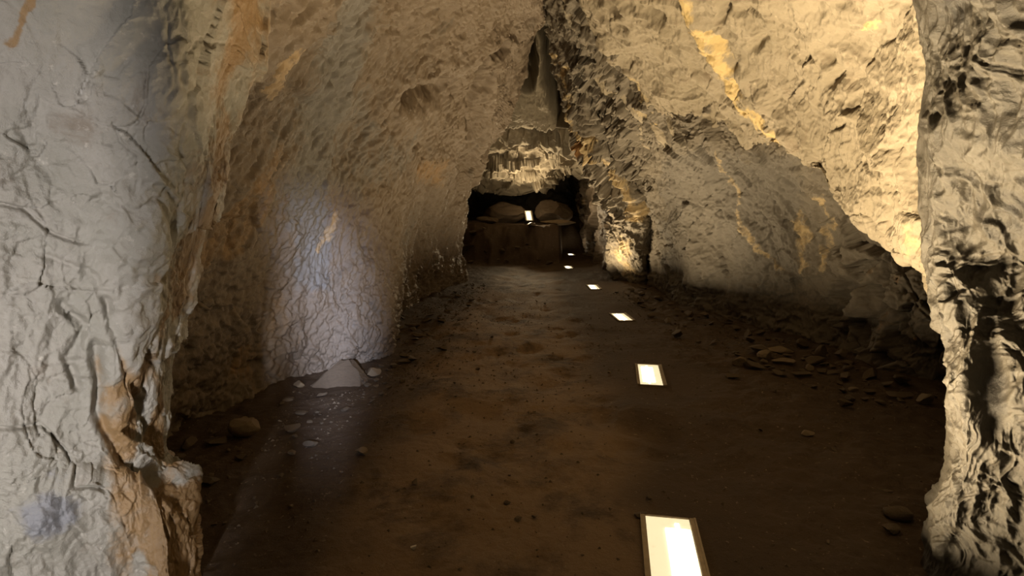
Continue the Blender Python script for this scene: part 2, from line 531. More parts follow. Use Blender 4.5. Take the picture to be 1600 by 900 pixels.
def dD(p, px, py):
    rib = sstep(1030, 960, px)
    d = rocky(p, big=.07, facet=.036, ff=2.9, fine=.014, crack=.03, cf=2.4) * (1 - .3 * rib)
    k = rot(p, 'Y', .5)
    d = d + rib * (.05 * fbm(k * np.array([7, 5, 2.5]), 4, ridged=True) - .02)
    d = d + .07 * np.exp(-(pline(px, py, [(1215, 330), (1262, 430), (1285, 530)]) / 16) ** 2)
    jx = 10 * fbm(p * 4, 3)
    d = d + .06 * np.exp(-(pline(px + jx, py, [(915, 160), (945, 235), (985, 300), (1003, 345)]) / 14) ** 2)
    rr = sstep(1040, 980, px) * sstep(380, 320, py) * (.25 + .75 * sstep(880, 930, px))
    f1, f2, fv = worley(warp(p, 3, .12) * np.array([4, 4, 2.2]))
    d = d + rr * (.16 * np.clip(fv, -1, 1) + .03)
    f1, f2, fv = worley(warp(p, 5, .08) * np.array([9, 9, 6.]))
    d = d + rr * .06 * np.clip(fv, -1, 1)
    rough = sstep(1260, 1330, px)
    f1, f2, fv = worley(warp(p, 3, .1) * np.array([3.4, 3.4, 4.2]))
    d = d + rough * (.10 * np.clip(fv, -1, 1) - .03 - .05 * np.exp(-((f2 - f1) / .05) ** 2))
    return d


def paD(V, px, py):
    n = fbm(V * 4, 3)
    v = .62 * np.exp(-(pline(px, py, [(1252, 335), (1262, 375), (1262, 415)]) / 9) ** 2)
    v = np.maximum(v, .58 * np.exp(-(pline(px, py, [(1285, 305), (1295, 350), (1292, 420)]) / 7) ** 2))
    v = np.maximum(v, .5 * np.exp(-(pline(px, py, [(1120, 235), (1152, 330), (1185, 385), (1215, 420)]) / 6) ** 2))
    v = np.maximum(v, .7 * np.exp(-(pline(px, py, [(880, 90), (905, 170), (945, 240), (985, 300), (1000, 335)]) / 10) ** 2))
    v = np.maximum(v, .55 * np.exp(-(pline(px, py, [(975, 385), (980, 425)]) / 18) ** 2))
    oc = .95 * np.exp(-(((px - 915) / 16) ** 2 + ((py - 225) / 20) ** 2)) + .35 * sstep(.1, .6, n) * sstep(1270, 1400, px)
    g = .8 * sstep(1020, 1050, px) * sstep(1290, 1230, px) * sstep(215, 250, py) * sstep(520, 420, py)
    return {'vein': v, 'ochre': oc, 'grey': g}


patch('wall_right', Dc, 760, 480, dD, M_D, paint=paD)

# ---- ceiling: bright overhanging slab from the roof crack down to its lip
Cst = [  # each: lip -> roof crack
    [(960, 215, 8.6), (930, 150, 7.9), (905, 70, 7.0), (872, -10, 6.4), (838, -60, 6.2)],
    [(1000, 228, 8.0), (970, 140, 7.2), (935, 55, 6.4), (885, -35, 5.9), (842, -90, 5.6)],
    [(1060, 228, 7.0), (1035, 150, 6.4), (990, 50, 5.6), (925, -70, 5.0), (848, -160, 4.7)],
    [(1135, 230, 6.0), (1112, 140, 5.5), (1070, 40, 4.9), (990, -120, 4.2), (860, -260, 3.9)],
    [(1206, 217, 4.8), (1200, 120, 4.4), (1160, 0, 3.95), (1070, -180, 3.5), (880, -400, 3.2)],
    [(1272, 256, 4.1), (1285, 140, 3.75), (1265, 0, 3.4), (1170, -230, 3.0), (920, -530, 2.75)],
    [(1326, 316, 3.6), (1358, 180, 3.3), (1358, 0, 3.0), (1280, -240, 2.7), (960, -680, 2.45)],
    [(1404, 372, 3.15), (1428, 210, 2.9), (1440, 0, 2.65), (1390, -240, 2.4), (1000, -850, 2.2)],
    [(1470, 428, 2.85), (1500, 240, 2.75), (1530, 0, 2.6), (1500, -260, 2.3), (1060, -1050, 2.0)],
    [(1580, 560, 3.0), (1640, 280, 2.8), (1700, 0, 2.6), (1700, -300, 2.2), (1150, -1400, 1.8)],
]
Cc = []
for row in Cst:
    r = [P(*q) for q in row]
    r = [r[0] + np.array((.55, .75, .45)), r[0] + np.array((.10, .22, .05))] + r + [r[-1] + np.array((-.25, .1, .5))]
    Cc.append(r)


def dC(p, px, py):
    q = rot(p, 'Z', .5)
    d = rocky(p, big=.06, facet=.021, ff=2.4, fine=.006, crack=.02, cf=2.2, scal=.08, sf=2.2)
    d = d + .009 * fbm(warp(q, 3, .15, 3) * np.array([2.5, 8, 5]), 4, gain=.6, ridged=True)
    d = d + .007 * fbm(warp(q, 2, .2) * np.array([3, 7, 5]), 4, ridged=True)
    for pts, w, a in [([(1070, -20), (1110, 60), (1150, 140), (1200, 205)], 13, .05), ([(1195, 150), (1215, 205), (1235, 215)], 10, .03)]:
        d = d + a * np.exp(-(pline(px, py, pts) / w) ** 2)
    for pts, w, a in [([(1020, 10), (1035, 22)], 7, .14), ([(1123, 60), (1150, 100)], 6, .08), ([(1290, 70), (1302, 92)], 10, .07), ([(1300, 128), (1312, 112)], 9, .08), ([(1180, 72), (1192, 60)], 7, .06),
                      ([(920, 120), (930, 140)], 6, .16), ([(965, 105), (990, 150)], 6, .1), ([(1128, 205), (1135, 220)], 7, .12), ([(1130, 28), (1136, 10)], 6, .1)]:
        d = d - a * np.exp(-(pline(px, py, pts) / w) ** 2)
    return d


def paC(V, px, py):
    v = .8 * np.exp(-(pline(px, py, [(1060, -30), (1085, 20), (1110, 60), (1150, 140), (1200, 205), (1215, 215)]) / 13) ** 2)
    v = np.maximum(v, .5 * np.exp(-(pline(px, py, [(985, 125), (1020, 180), (1065, 220)]) / 9) ** 2))
    v = np.maximum(v, .45 * np.exp(-(((px - 1440) / 25) ** 2 + ((py - 375) / 40) ** 2)))
    v = np.maximum(v, .6 * np.exp(-(pline(px, py, [(1350, 45), (1370, 40)]) / 6) ** 2))
    return {'vein': v, 'grey': .5 * sstep(1100, 950, px) * sstep(-.2, .4, fbm(V * 1.4, 3))}


patch('ceiling', Cc, 760, 560, dC, M_C, toward=(0.5, 2.5, 0.5), paint=paC)

# ---- wall_right_front: folded column of rock on the right of the mouth
Hs = [(-700, 1395), (-300, 1415), (-100, 1432), (40, 1450), (110, 1462), (200, 1452), (300, 1460), (400, 1470), (455, 1478), (505, 1490), (560, 1495), (640, 1500), (715, 1497), (770, 1487), (830, 1473), (900, 1457), (1000, 1430), (1250, 1400)]
Hc = []
for (py, sx) in Hs:
    dz = np.interp(py, [-700, 0, 420, 620, 900, 1250], [2.15, 2.4, 2.4, 2.1, 2.06, 1.9])
    s = P(sx, py, dz)
    k_ = 1 + 1.3 * float(sstep(460, 120, py))
    row = [s + np.array((.7, .65, 0)), s + np.array((.10, .16, 0)), s, P(sx + 24, py, dz - .06 * k_), P(sx + 75, py, dz - .13 * k_), P(sx + 150, py, dz - .22 * k_), P(1800, py, dz - .45 * k_), P(2150, py, .9), P(2900, py, .6)]
    Hc.append(row)


def dH(p, px, py):
    q = warp(p * np.array([1, 1, .42]), 2.2, .16, 3)
    d = .05 * fbm(q * 2.2, 3)
    f1, f2, _ = worley(q * 5.0)
    d = d + .06 * (np.minimum(f1, 1) ** 2 - .3)
    f1, f2, _ = worley(warp(q, 6, .05) * 10.5 + 5)
    d = d + .035 * (np.minimum(f1, 1) ** 2 - .3)
    k = warp(p, 3, .12, 3) * np.array([9, 9, 2.6])
    d = d + .022 * fbm(k, 4, ridged=True)
    d = d + .003 * fbm(p * 40, 3)
    sm = np.exp(-(((px - 1545) / 30) ** 2 + ((py - 615) / 75) ** 2) ** 2)     # smooth worn panel
    d = d * (1 - .85 * sm) - .05 * sm
    for c_, r_, a in [((1490, 20), (35, 50), .07), ((1510, 340), (22, 60), .06), ((1555, 460), (24, 34), .03), ((1570, 720), (40, 60), .02), ((1575, 180), (22, 40), .03)]:
        d = d - a * np.exp(-(((px - c_[0]) / r_[0]) ** 2 + ((py - c_[1]) / r_[1]) ** 2))
    return d * (.45 + .55 * sstep(1445, 1480, px))


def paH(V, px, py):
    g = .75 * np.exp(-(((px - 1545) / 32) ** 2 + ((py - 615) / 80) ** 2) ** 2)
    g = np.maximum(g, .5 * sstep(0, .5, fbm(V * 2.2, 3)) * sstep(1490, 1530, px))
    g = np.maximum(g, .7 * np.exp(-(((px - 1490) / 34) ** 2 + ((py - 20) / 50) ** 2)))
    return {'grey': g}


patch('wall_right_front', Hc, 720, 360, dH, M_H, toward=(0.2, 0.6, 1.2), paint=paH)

# ---- the passage beyond: roof step, low chamber roof, chamber walls
Fst = [[(x, -40 + .0 * x, 8.8), (x, 40, 9.6), (x, 110, 10.4), (x, 160, 11.0), (x, 194 + dy, 11.6)] for x, dy in ((690, 30), (735, 16), (780, 6), (825, -2), (860, 2), (895, 14), (940, 30), (1010, 50))]
Fc = []
for row in Fst:
    r = [P(q[0], q[1], q[2] + .7) for q in row]
    r += [r[-1] + np.array((0, .12, .10)), r[-1] + np.array((0, .8, .5))]
    Fc.append(r)


def dF(p, px, py):
    d = rocky(p, big=.14, facet=.06, ff=1.5, fine=.012, crack=.05, cf=1.8)
    jx = 6 * fbm(p * 3, 3)
    d = d - 1.2 * np.exp(-(pline(px + jx, py, [(833, 50), (831, 90), (826, 140)]) / 6) ** 2) - 1.3 * np.exp(-(pline(px + jx, py, [(850, 60), (857, 107), (869, 160), (890, 221)]) / 9) ** 2)
    return d


patch('ceiling_beyond', Fc, 260, 320, dF, M_F, toward=(.3, 6, 1))

Gst = []
for x, yb in ((640, 262), (700, 280), (740, 292), (775, 300), (806, 304), (840, 296), (875, 278), (905, 266), (940, 262), (1000, 262)):
    Gst.append([(x, 160, 13.0), (x, 195, 13.2), (x, 228, 13.7), (x, .5 * (235 + yb), 14.5), (x, yb, 15.2)])
Gc = []
for row in Gst:
    r = [P(*q) for q in row]
    r += [r[-1] + np.array((0, .12, .04)), r[-1] + np.array((0, .5, .4)), r[-1] + np.array((0, 4.6, 1.6))]
    Gc.append(r)


def dG(p, px, py):
    q = rot(warp(p, 1.1, .22, 3), 'Y', -.25)
    f1, f2, fv = worley(q * np.array([.9, 1.6, 2.6]))
    d = .20 * np.clip(fv, -1, 1)
    f1, f2, fv = worley(warp(q, 2, .1) * np.array([2.2, 4, 6.5]) + 4)
    d = d + .10 * np.clip(fv, -1, 1) + .12 * fbm(p * .9, 3) + .02 * fbm(q * np.array([4, 8, 12]), 3, ridged=True)
    return d * (1 - .65 * sstep(285, 300, py))


patch('ceiling_chamber', Gc, 320, 380, dG, M_F, toward=(.3, 12, .5))

Wb = []
for py, Y in ((180, 21.2), (250, 20.8), (290, 20.4), (330, 19.8), (345, 18.6), (362, 17.6), (400, 17.2)):
    Wb.append([P(x, py, Y + dy) for x, dy in ((640, -.8), (700, -.2), (760, 0), (790, .1), (815, .1), (850, -.35), (880, -.5), (910, 0), (950, -.6), (1010, -1.2))])


def dW(p, px, py):
    d = rocky(p, big=.25, facet=.12, ff=.9, fine=.012, crack=.06, cf=.8)
    d = d + .35 * np.exp(-(((px - 868) / 30) ** 2 + ((py - 318) / 28) ** 2)) + .25 * np.exp(-(pline(px, py, [(830, 358), (870, 350), (898, 345)]) / 5) ** 2)
    return d


patch('wall_back', Wb, 200, 260, dW, M_F, toward=(.5, 10, 1))

Rr = []
for py0, py1 in ((170, 150), (260, 240), (300, 300), (345, 335), (390, 362), (445, 395)):
    Rr.append([P(1010, py0, 10.9), P(955, py0, 11.2), P(946, py0 * .9 + py1 * .1, 12.2), P(938, py0 * .6 + py1 * .4, 13.5), P(918, py0 * .3 + py1 * .7, 15.3), P(906, py1, 17.2), P(900, py1, 19.5)])


def dR(p, px, py):
    return rocky(p, big=.14, facet=.07, ff=1.3, fine=.012, crack=.05, cf=1.2)


patch('wall_chamber_right', Rr, 220, 240, dR, M_B, toward=(.3, 13, 1),
      paint=lambda V, px, py: {'vein': .8 * np.exp(-(((px - 905) / 8) ** 2 + ((py - 322) / 14) ** 2) ** 2)})
Ll = []
for py in (170, 260, 310, 350, 385, 440):
    Ll.append([P(600, py, 11.0), P(690, py, 11.8), P(700, py, 13.5), P(712, py, 15.5), P(735, min(py, 405), 17.5), P(745, min(py, 400), 19.5)])
patch('wall_chamber_left', Ll, 160, 200, dR, M_B, toward=(.3, 13, 1))

# ------------------------------------------------------------------ floor lamps
M_FRAME = plain('worn_metal', (0.30, 0.24, 0.17), .45, .6, .5, 30, .35)


def emis(name, colr, strength, mottled=False):
    m_, t_, b_ = nt(name)
    b_.inputs['Base Color'].default_value = (.8, .8, .75, 1)
    b_.inputs['Roughness'].default_value = .35
    b_.inputs['Emission Color'].default_value = tuple(colr) + (1,)
    b_.inputs['Emission Strength'].default_value = strength
    m_.cycles.emission_sampling = 'NONE'
    if mottled:
        tc_ = nd(t_, 'ShaderNodeTexCoord')
        n_ = nd(t_, 'ShaderNodeTexNoise', inp={'Scale': 28, 'Detail': 5, 'Roughness': .7})
        t_.links.new(tc_.outputs['Object'], n_.inputs['Vector'])
        c_ = mix(t_, ramp(t_, n_.outputs['Fac'], .56, .75), tuple(colr), tuple(x * .55 for x in colr))
        t_.links.new(c_, b_.inputs['Emission Color'])
    return m_


M_GLASS = emis('milky_lit_glass', (1.0, .86, .52), .85, True)
M_TUBE = emis('lamp_tube', (1.0, .9, .7), 8.0)
M_HOUSE = plain('dark_housing', (.03, .03, .03), .6)


def bm_obj(name, bm, mat, parent=None, smooth=False):
    me = bpy.data.meshes.new(name)
    bm.to_mesh(me)
    bm.free()
    for p_ in me.polygons:
        p_.use_smooth = smooth
    me.materials.append(mat)
    o_ = bpy.data.objects.new(name, me)
    col.objects.link(o_)
    if parent:
        o_.parent = parent
    return o_


def box(bm, x0, x1, y0, y1, z0, z1, bev=0.0):
    r = bmesh.ops.create_cube(bm, size=1)
    vs = r['verts']
    for v in vs:
        v.co = Vector(((x0 + x1) / 2 + v.co.x * (x1 - x0), (y0 + y1) / 2 + v.co.y * (y1 - y0), (z0 + z1) / 2 + v.co.z * (z1 - z0)))
    if bev:
        es = list({e for v in vs for e in v.link_edges})
        bmesh.ops.bevel(bm, geom=es, offset=bev, segments=2, affect='EDGES')


def floor_lamp(w, heading, L, W, watts, label, tilt=5, tube_x=.25, warm=(1, .785, .48), name='floor_light', spread=155):
    root = bpy.data.objects.new(name, None)
    root.empty_display_size = .1
    col.objects.link(root)
    root.location = (w[0], w[1], w[2] + .004)
    root.rotation_euler = (0, 0, math.radians(-heading))
    root['label'] = label
    root['category'] = 'floor light'
    root['group'] = 'recessed floor lights along the path'
    rail = .025
    bm = bmesh.new()
    box(bm, -W / 2 + .004, W / 2 - .004, -L / 2 + .004, L / 2 - .004, -.09, -.008)
    bm_obj('housing', bm, M_HOUSE, root)
    for s in (-1, 1):
        bm = bmesh.new()
        box(bm, s * W / 2 - (rail if s > 0 else 0), s * W / 2 + (0 if s > 0 else rail), -L / 2, L / 2, -.02, .010, .003)
        box(bm, s * W / 2 - (.004 if s > 0 else -.0), s * W / 2 + (.006 if s > 0 else .004), -L / 2, L / 2, -.02, .013, .001)
        bm_obj('side_rail', bm, M_FRAME, root)
    for s in (-1, 1):
        bm = bmesh.new()
        box(bm, -W / 2 + rail, W / 2 - rail, s * L / 2 - .005, s * L / 2 + .005, -.02, .007, .002)
        bm_obj('end_strip', bm, M_FRAME, root)
    bm = bmesh.new()
    box(bm, -W / 2 + rail, W / 2 - rail, -L / 2 + .006, L / 2 - .006, -.012, .002)
    bm_obj('glass_panel', bm, M_GLASS, root)
    bm = bmesh.new()
    tw, tl = (W - 2 * rail) * .54, L * .84
    x0 = (W - 2 * rail) * tube_x
    # lit tube area under the glass, a low rounded bar
    box(bm, x0 - tw / 2, x0 + tw / 2, -tl / 2, tl / 2, -.004, .005)
    bmesh.ops.bevel(bm, geom=[e for e in bm.edges if abs(e.verts[0].co.z - e.verts[1].co.z) > .005], offset=tw * .42, segments=6, affect='EDGES')
    bm_obj('lamp_tube', bm, M_TUBE, root)
    ld = bpy.data.lights.new('lamp', 'AREA')
    ld.shape = 'RECTANGLE'
    ld.size, ld.size_y = tw, tl
    ld.energy = watts
    ld.spread = math.radians(spread)
    ld.color = warm
    lo = bpy.data.objects.new('lamp', ld)
    col.objects.link(lo)
    lo.parent = root
    lo.location = (x0, 0, .014)
    lo.rotation_euler = (0, PI + math.radians(tilt), 0)
    return root


LL = ['large floor light at the passage mouth, milky glass glowing white along one half',
      'second floor light from the passage mouth, bright slanted rectangle set in the dark path',
      'third floor light from the passage mouth, narrow glowing lozenge in the path',
      'fourth floor light from the passage mouth, glowing sliver before the rock rib',
      'fifth floor light from the passage mouth, thin bright dash in the dark chamber floor',
      'sixth and smallest floor light, a bright speck deep in the dark chamber floor']
for w, a, lb in zip(LW, LAMPS, LL):
    floor_lamp(w, a[2], a[3], a[4], a[5], lb, tilt=18 if a is LAMPS[0] else -2, spread=132 if a is LAMPS[0] else 166 if a is LAMPS[1] else 155, tube_x=.2 if a is LAMPS[0] else -.08)

# far lamp, tilted up on the slope in front of the back wall
fl = P(826, 345, 14.2)
root = floor_lamp(fl, 0, .36, .19, 85, 'upright glowing lamp panel standing before the back wall of the far chamber', tilt=0, tube_x=0, name='flood_light', spread=180)
root.rotation_euler = (math.radians(40), math.radians(0), math.radians(8))
root.location = P(826, 337, 14.2)
del root['group']
root['category'] = 'light'
zf = fz(root.location.x, root.location.y)
hgt = root.location.z - zf
for s in (-1, 1):
    bm = bmesh.new()
    box(bm, s * .08 - .015, s * .08 + .015, -.02, .02, -max(hgt, .1), .0)
    leg = bm_obj('leg', bm, M_HOUSE, root)
    leg.rotation_euler = root.rotation_euler.to_matrix().inverted().to_euler()
    leg.location = (0, 0, -.05)
ld = bpy.data.lights.new('lamp', 'AREA')     # added fill light to brighten the back wall, not part of the fitting
ld.size = .15
ld.energy = 3
ld.color = (1, .80, .50)
lo = bpy.data.objects.new('lamp', ld)
col.objects.link(lo)
lo.location = Vector(root.location) + Vector((0, .2, .12))
lo.rotation_euler = (math.radians(100), 0, 0)

# ------------------------------------------------------------------ stones
M_STONE = rock_mat('stone_brown', (0.115, 0.082, 0.05), (0.09, 0.065, 0.04), (0.07, 0.05, 0.032), rough=.75, bump=.4, scale=6)
M_PALE = rock_mat('stone_pale', (0.22, 0.165, 0.10), (0.19, 0.14, 0.085), (0.15, 0.11, 0.07), rough=.7, bump=.4, scale=6)
M_WEDGE = rock_mat('stone_grey_brown', (0.125, 0.088, 0.055), (0.105, 0.074, 0.046), (0.08, 0.056, 0.035), rough=.7, bump=.5, scale=6)
M_CHIP = plain('white_chip', (.55, .50, .42), .5)
rs = np.random.default_rng(5)


def stone_mesh(name, seed, mat, cuts=9, sub=3, depth=(.45, .85), rnd=.06):
    r = np.random.default_rng(seed)
    bm = bmesh.new()
    bmesh.ops.create_icosphere(bm, subdivisions=sub, radius=1)
    co = np.array([v.co[:] for v in bm.verts])
    for _ in range(cuts):
        n = r.normal(size=3)
        n /= np.linalg.norm(n)
        dd = r.uniform(*depth)
        h = co @ n - dd
        co = co - np.maximum(h, 0)[:, None] * n
    co = co + (rnd * fbm(co * 2 + seed, 3))[:, None] * co
    lo, hi = co.min(0), co.max(0)
    co = (co - (lo + hi) / 2) / ((hi - lo) / 2)      # unit half-size in every direction
    for v, c_ in zip(bm.verts, co):
        v.co = c_
    me = bpy.data.meshes.new(name)
    bm.to_mesh(me)
    bm.free()
    for p_ in me.polygons:
        p_.use_smooth = False
    me.materials.append(mat)
    return me


SM = [stone_mesh('stone', 20 + i, M_STONE, cuts=9 + i % 4, depth=(.25, .75), rnd=.03) for i in range(10)]
SP = [stone_mesh('stone', 60 + i, M_PALE, cuts=8 + i % 3, sub=4) for i in range(5)]
PLACED = []


def put(name, me, x, y, sx, sy, sz, rz, label, cat='stone', group=None, tilt=(0, 0), sink=.12):
    o_ = bpy.data.objects.new(name, me)
    col.objects.link(o_)
    o_.scale = (sx, sy, sz)
    o_.rotation_euler = (tilt[0], tilt[1], rz)
    o_.location = (x, y, fz(x, y) + sz * (1 - sink) + abs(math.sin(tilt[0])) * sy * .6 + abs(math.sin(tilt[1])) * sx * .6)
    o_['label'] = label
    o_['category'] = cat
    if group:
        o_['group'] = group
    PLACED.append((x, y, max(sx, sy)))
    return o_


def put_px(px, py, wpx, hpx, me, label, dep=.8, rz=0., tilt=(0, 0), name='stone', cat='stone', group=None, sink=.12):
    g = G(px, py)
    k_ = float((g - CAM) @ FW) / FPX
    sx = wpx * k_ / 2
    sy = sx * dep
    sz = max(.006, hpx * k_ / 2 * .9)
    return put(name, me, g[0], g[1] + sy * .6, sx, sy, sz, rz, label, cat, group, tilt, sink)


def hull_mesh(name, pts, mat, rnd=.03):
    bm = bmesh.new()
    for q_ in pts:
        bm.verts.new(q_)
    r_ = bmesh.ops.convex_hull(bm, input=bm.verts[:])
    bmesh.ops.triangulate(bm, faces=bm.faces[:])
    bmesh.ops.subdivide_edges(bm, edges=bm.edges[:], cuts=7, use_grid_fill=True)
    co = np.array([v.co[:] for v in bm.verts])
    dd = rnd * fbm(co * 2.2 + 4, 4)
    for v, k_ in zip(bm.verts, dd):
        v.co = v.co * (1 + k_)
    me_ = bpy.data.meshes.new(name)
    bm.to_mesh(me_)
    bm.free()
    me_.materials.append(mat)
    return me_


WEDGE = hull_mesh('stone', [(-1, -.7, -1), (.75, -.9, -1), (1, .6, -1), (-.6, .9, -1), (.0, -.05, .95), (.32, -.15, 1), (.42, .3, .85), (-.95, -.5, -.75), (.8, -.7, -.5), (.95, .3, -.6), (.7, -.5, .2), (-.35, -.4, .35)], M_WEDGE, .09)
put_px(527, 604, 88, 46, WEDGE, 'large pale wedge-shaped stone at the foot of the left wall, in the cool light', .7, .1)
put_px(583, 590, 23, 15, SP[1], 'small rounded tan stone beside the large pale wedge-shaped stone', .9, .7)
put_px(466, 609, 18, 12, SP[4], 'small pale stone tucked against the other side of the large wedge-shaped stone, near the wall', .8, .2)
put_px(378, 693, 50, 31, stone_mesh('stone', 104, M_PALE, cuts=5, sub=4, depth=(.6, .9), rnd=.04), 'loaf-shaped brown stone lying alone in the dark rubble below the left wall', .8, .1)
put_px(380, 664, 13, 9, SP[2], 'tiny pale stone just behind the loaf-shaped brown stone', .8, 0)
put_px(333, 702, 34, 12, SM[3], 'flat brown slab between the pale rock mass and the loaf-shaped stone', .7, .5)
put_px(455, 712, 13, 8, SP[3], 'small grey pebble lying in the streak of daylight', .9, 0, name='pebble', cat='pebble')
put_px(453, 792, 8, 6, SP[0], 'shiny pale pebble low in the streak of daylight', .9, 0, name='pebble', cat='pebble')
put_px(564, 713, 18, 11, SP[2], 'round buff stone on the path, right beside the streak of daylight', .9, 0)
put_px(1155, 577, 22, 18, SP[0], 'rounded pale tan stone, first of the heap by the right wall from the path', .8, .4)
put_px(1195, 571, 25, 19, SP[3], 'blocky tan stone beside the long flat stone on the heap by the right wall', .8, 1.0)
put_px(1221, 559, 40, 13, SP[4], 'long flat tan stone at the top of the heap by the right wall', .5, -.15)
put_px(1227, 578, 38, 9, SP[2], 'low flat slab in front of the long flat tan stone', .5, .1)
put_px(1255, 551, 24, 15, SM[2], 'tilted dark slab at the wall end of the heap by the right wall', .7, .6, tilt=(.3, .2))
put_px(1283, 571, 22, 26, SM[6], 'upright leaning brown stone in the heap by the right wall', .7, .9, tilt=(.2, .4))
put_px(1266, 583, 13, 13, SP[1], 'small pale cube-like stone in the heap by the right wall', .9, .2)
put_px(1256, 597, 30, 9, SM[7], 'thin flat slab at the front of the heap by the right wall', .6, .1)
put_px(1334, 618, 17, 9, SP[3], 'pale flat stone at the foot of the rough bulging wall', .7, .3)
put_px(1362, 601, 32, 18, SM[1], 'big dark angular stone against the rough bulging wall', .7, .4)
put_px(1410, 635, 40, 12, SM[4], 'wide flat brown slab near the folded rock column', .6, -.1)
put_px(1447, 646, 32, 20, SP[0], 'pale lump of broken stone beside the folded rock column', .7, .8)
put_px(1409, 824, 44, 22, SM[5], 'dome-shaped dark stone on the floor before the folded rock column', .8, .2)
put_px(1396, 842, 30, 11, SM[8], 'flat dark stone just in front of the dome-shaped dark stone', .7, .4)
put_px(1263, 689, 22, 9, SP[1], 'flat pale stone lying alone on the dark floor between the heap and the folded column', .6, .1)
put_px(818, 378, 16, 7, SM[6], 'dark stone on the floor of the far chamber below its lamp', .7, 0)
put_px(646, 864, 11, 8, stone_mesh('stone_chip', 140, M_CHIP, cuts=7, sub=2), 'small white stone chip lying alone on the brown path', .5, .7, name='stone_chip', cat='stone chip')
put_px(785, 628, 5, 3, stone_mesh('stone_chip', 141, M_CHIP, cuts=7, sub=2), 'tiny white speck of stone on the middle of the path', .5, .3, name='stone_chip', cat='stone chip')
put_px(1294, 851, 9, 7, stone_mesh('stone_chip', 142, M_PALE, cuts=7, sub=2), 'small buff chip on the floor between the large floor light and the dome-shaped stone', .5, 1.2, name='stone_chip', cat='stone chip')
put_px(1002, 808, 22, 7, stone_mesh('stone_chip', 143, M_STONE, cuts=7, sub=3), 'flat brown stone chip just beyond the end of the large floor light', .6, .3, name='stone_chip', cat='stone chip')
put_px(952, 583, 6, 3, stone_mesh('stone_chip', 144, M_PALE, cuts=7, sub=2), 'tiny pale chip on the path to one side of the second floor light', .6, .3, name='stone_chip', cat='stone chip')

def boulder(px, Y, wpx, hpx, seed, label, mat, dep=.8, rz=0., name='boulder', cat='boulder'):
    q_ = P(px, 340, Y)
    k_ = float((q_ - CAM) @ FW) / FPX
    sx, sz = wpx * k_ / 2, hpx * k_ / 2
    return put(name, stone_mesh(name, seed, mat, cuts=16, sub=4, depth=(.62, .95), rnd=.10), q_[0], Y, sx, sx * dep, sz, rz, label, cat, None, (0, 0), .1)


boulder(866, 15.3, 60, 38, 206, 'big rounded boulder lying behind the lamp of the far chamber', M_WEDGE, .6, .2)
boulder(788, 15.4, 74, 34, 202, 'broad low boulder on the dark side of the far chamber lamp', M_WEDGE, .5, -.2)
boulder(872, 14.2, 58, 9, 203, 'long thin slab lying along the ledge beside the lamp of the far chamber', M_PALE, .35, .12)
boulder(762, 14.3, 36, 12, 204, 'low dark rock on the ledge of the far chamber near the black side wall', M_STONE, .6, .3)

LB = [G(x, y) for x, y in ((130, 830), (245, 715), (360, 650), (470, 600), (560, 580), (606, 556), (630, 500), (672, 472), (728, 443))]
RB = [G(x, y) for x, y in ((1012, 452), (1080, 487), (1200, 522), (1290, 552), (1400, 606), (1480, 625))]


def along(poly, u):
    u = u * (len(poly) - 1)
    i_ = min(int(u), len(poly) - 2)
    return poly[i_] + (poly[i_ + 1] - poly[i_]) * (u - i_)


def free(x, y, r):
    for (a, b_, c_) in PLACED:
        if (a - x) ** 2 + (b_ - y) ** 2 < (.92 * (r + c_)) ** 2:
            return False
    for w_ in LW:
        if abs(x - w_[0]) < .25 + r and abs(y - w_[1]) < .42 + r:
            return False
    return True


def scatter(n, pick, rmin, rmax, name, label, cat, group, flat=(.25, .6)):
    k_ = 0
    tries = 0
    while k_ < n and tries < n * 60:
        tries += 1
        x, y = pick()
        r = rmin + (rmax - rmin) * rs.random() ** 2.2
        if not free(x, y, r):
            continue
        put(name, SM[rs.integers(len(SM))], x, y, r, r * rs.uniform(.55, .95), r * rs.uniform(*flat), rs.uniform(0, 6.28), label, cat, group, (rs.normal() * .18, rs.normal() * .18), .25)
        k_ += 1


def pl():
    u = rs.random() ** .9
    b_ = along(LB, u)
    wd = np.interp(u, [0, .4, .6, .7, 1], [.9, .75, .45, .8, .35])
    return b_[0] + .10 + wd * rs.random() ** 1.5, b_[1] - .15 + rs.normal() * .1


def pr():
    u = rs.random()
    b_ = along(RB, u)
    wd = np.interp(u, [0, .4, .6, .8, 1], [.5, 1.0, .9, .6, .5])
    return b_[0] - .12 - wd * rs.random() ** 1.4, b_[1] - .25 + rs.normal() * .1


def pf():
    y = 2.0 + 6.5 * rs.random()
    return rs.uniform(-1.3, 2.6), y


def heap(px, py, sx, sy):
    c0 = G(px, py)
    return lambda: (c0[0] + rs.normal() * sx, c0[1] + rs.normal() * sy)


scatter(34, heap(1262, 578, .30, .24), .03, .11, 'stone', 'angular brown stone in the heap of broken rock below the streaked right wall', 'stone', 'heap of broken rock by the right wall')
scatter(26, heap(648, 520, .22, .5), .03, .12, 'stone', 'flat brown slab in the heap behind the left wall bulge, past the large wedge-shaped stone', 'stone', 'heap of slabs behind the left bulge', flat=(.15, .4))
scatter(95, pl, .015, .06, 'stone', 'angular brown stone in the loose rubble strewn along the foot of the left wall', 'stone', 'loose rubble along the left wall')
scatter(100, pr, .018, .085, 'stone', 'angular brown stone in the loose rubble strewn along the foot of the right wall', 'stone', 'loose rubble along the right wall')
scatter(70, pf, .008, .026, 'pebble', 'small dark pebble scattered on the trodden earth floor between the walls', 'pebble', 'pebbles on the path')

scatter(16, lambda: (rs.uniform(-1.4, 1.0), rs.uniform(12.9, 13.9)), .05, .2, 'stone', 'dark broken stone on the slope below the far chamber lamp', 'stone', 'stones on the far slope')

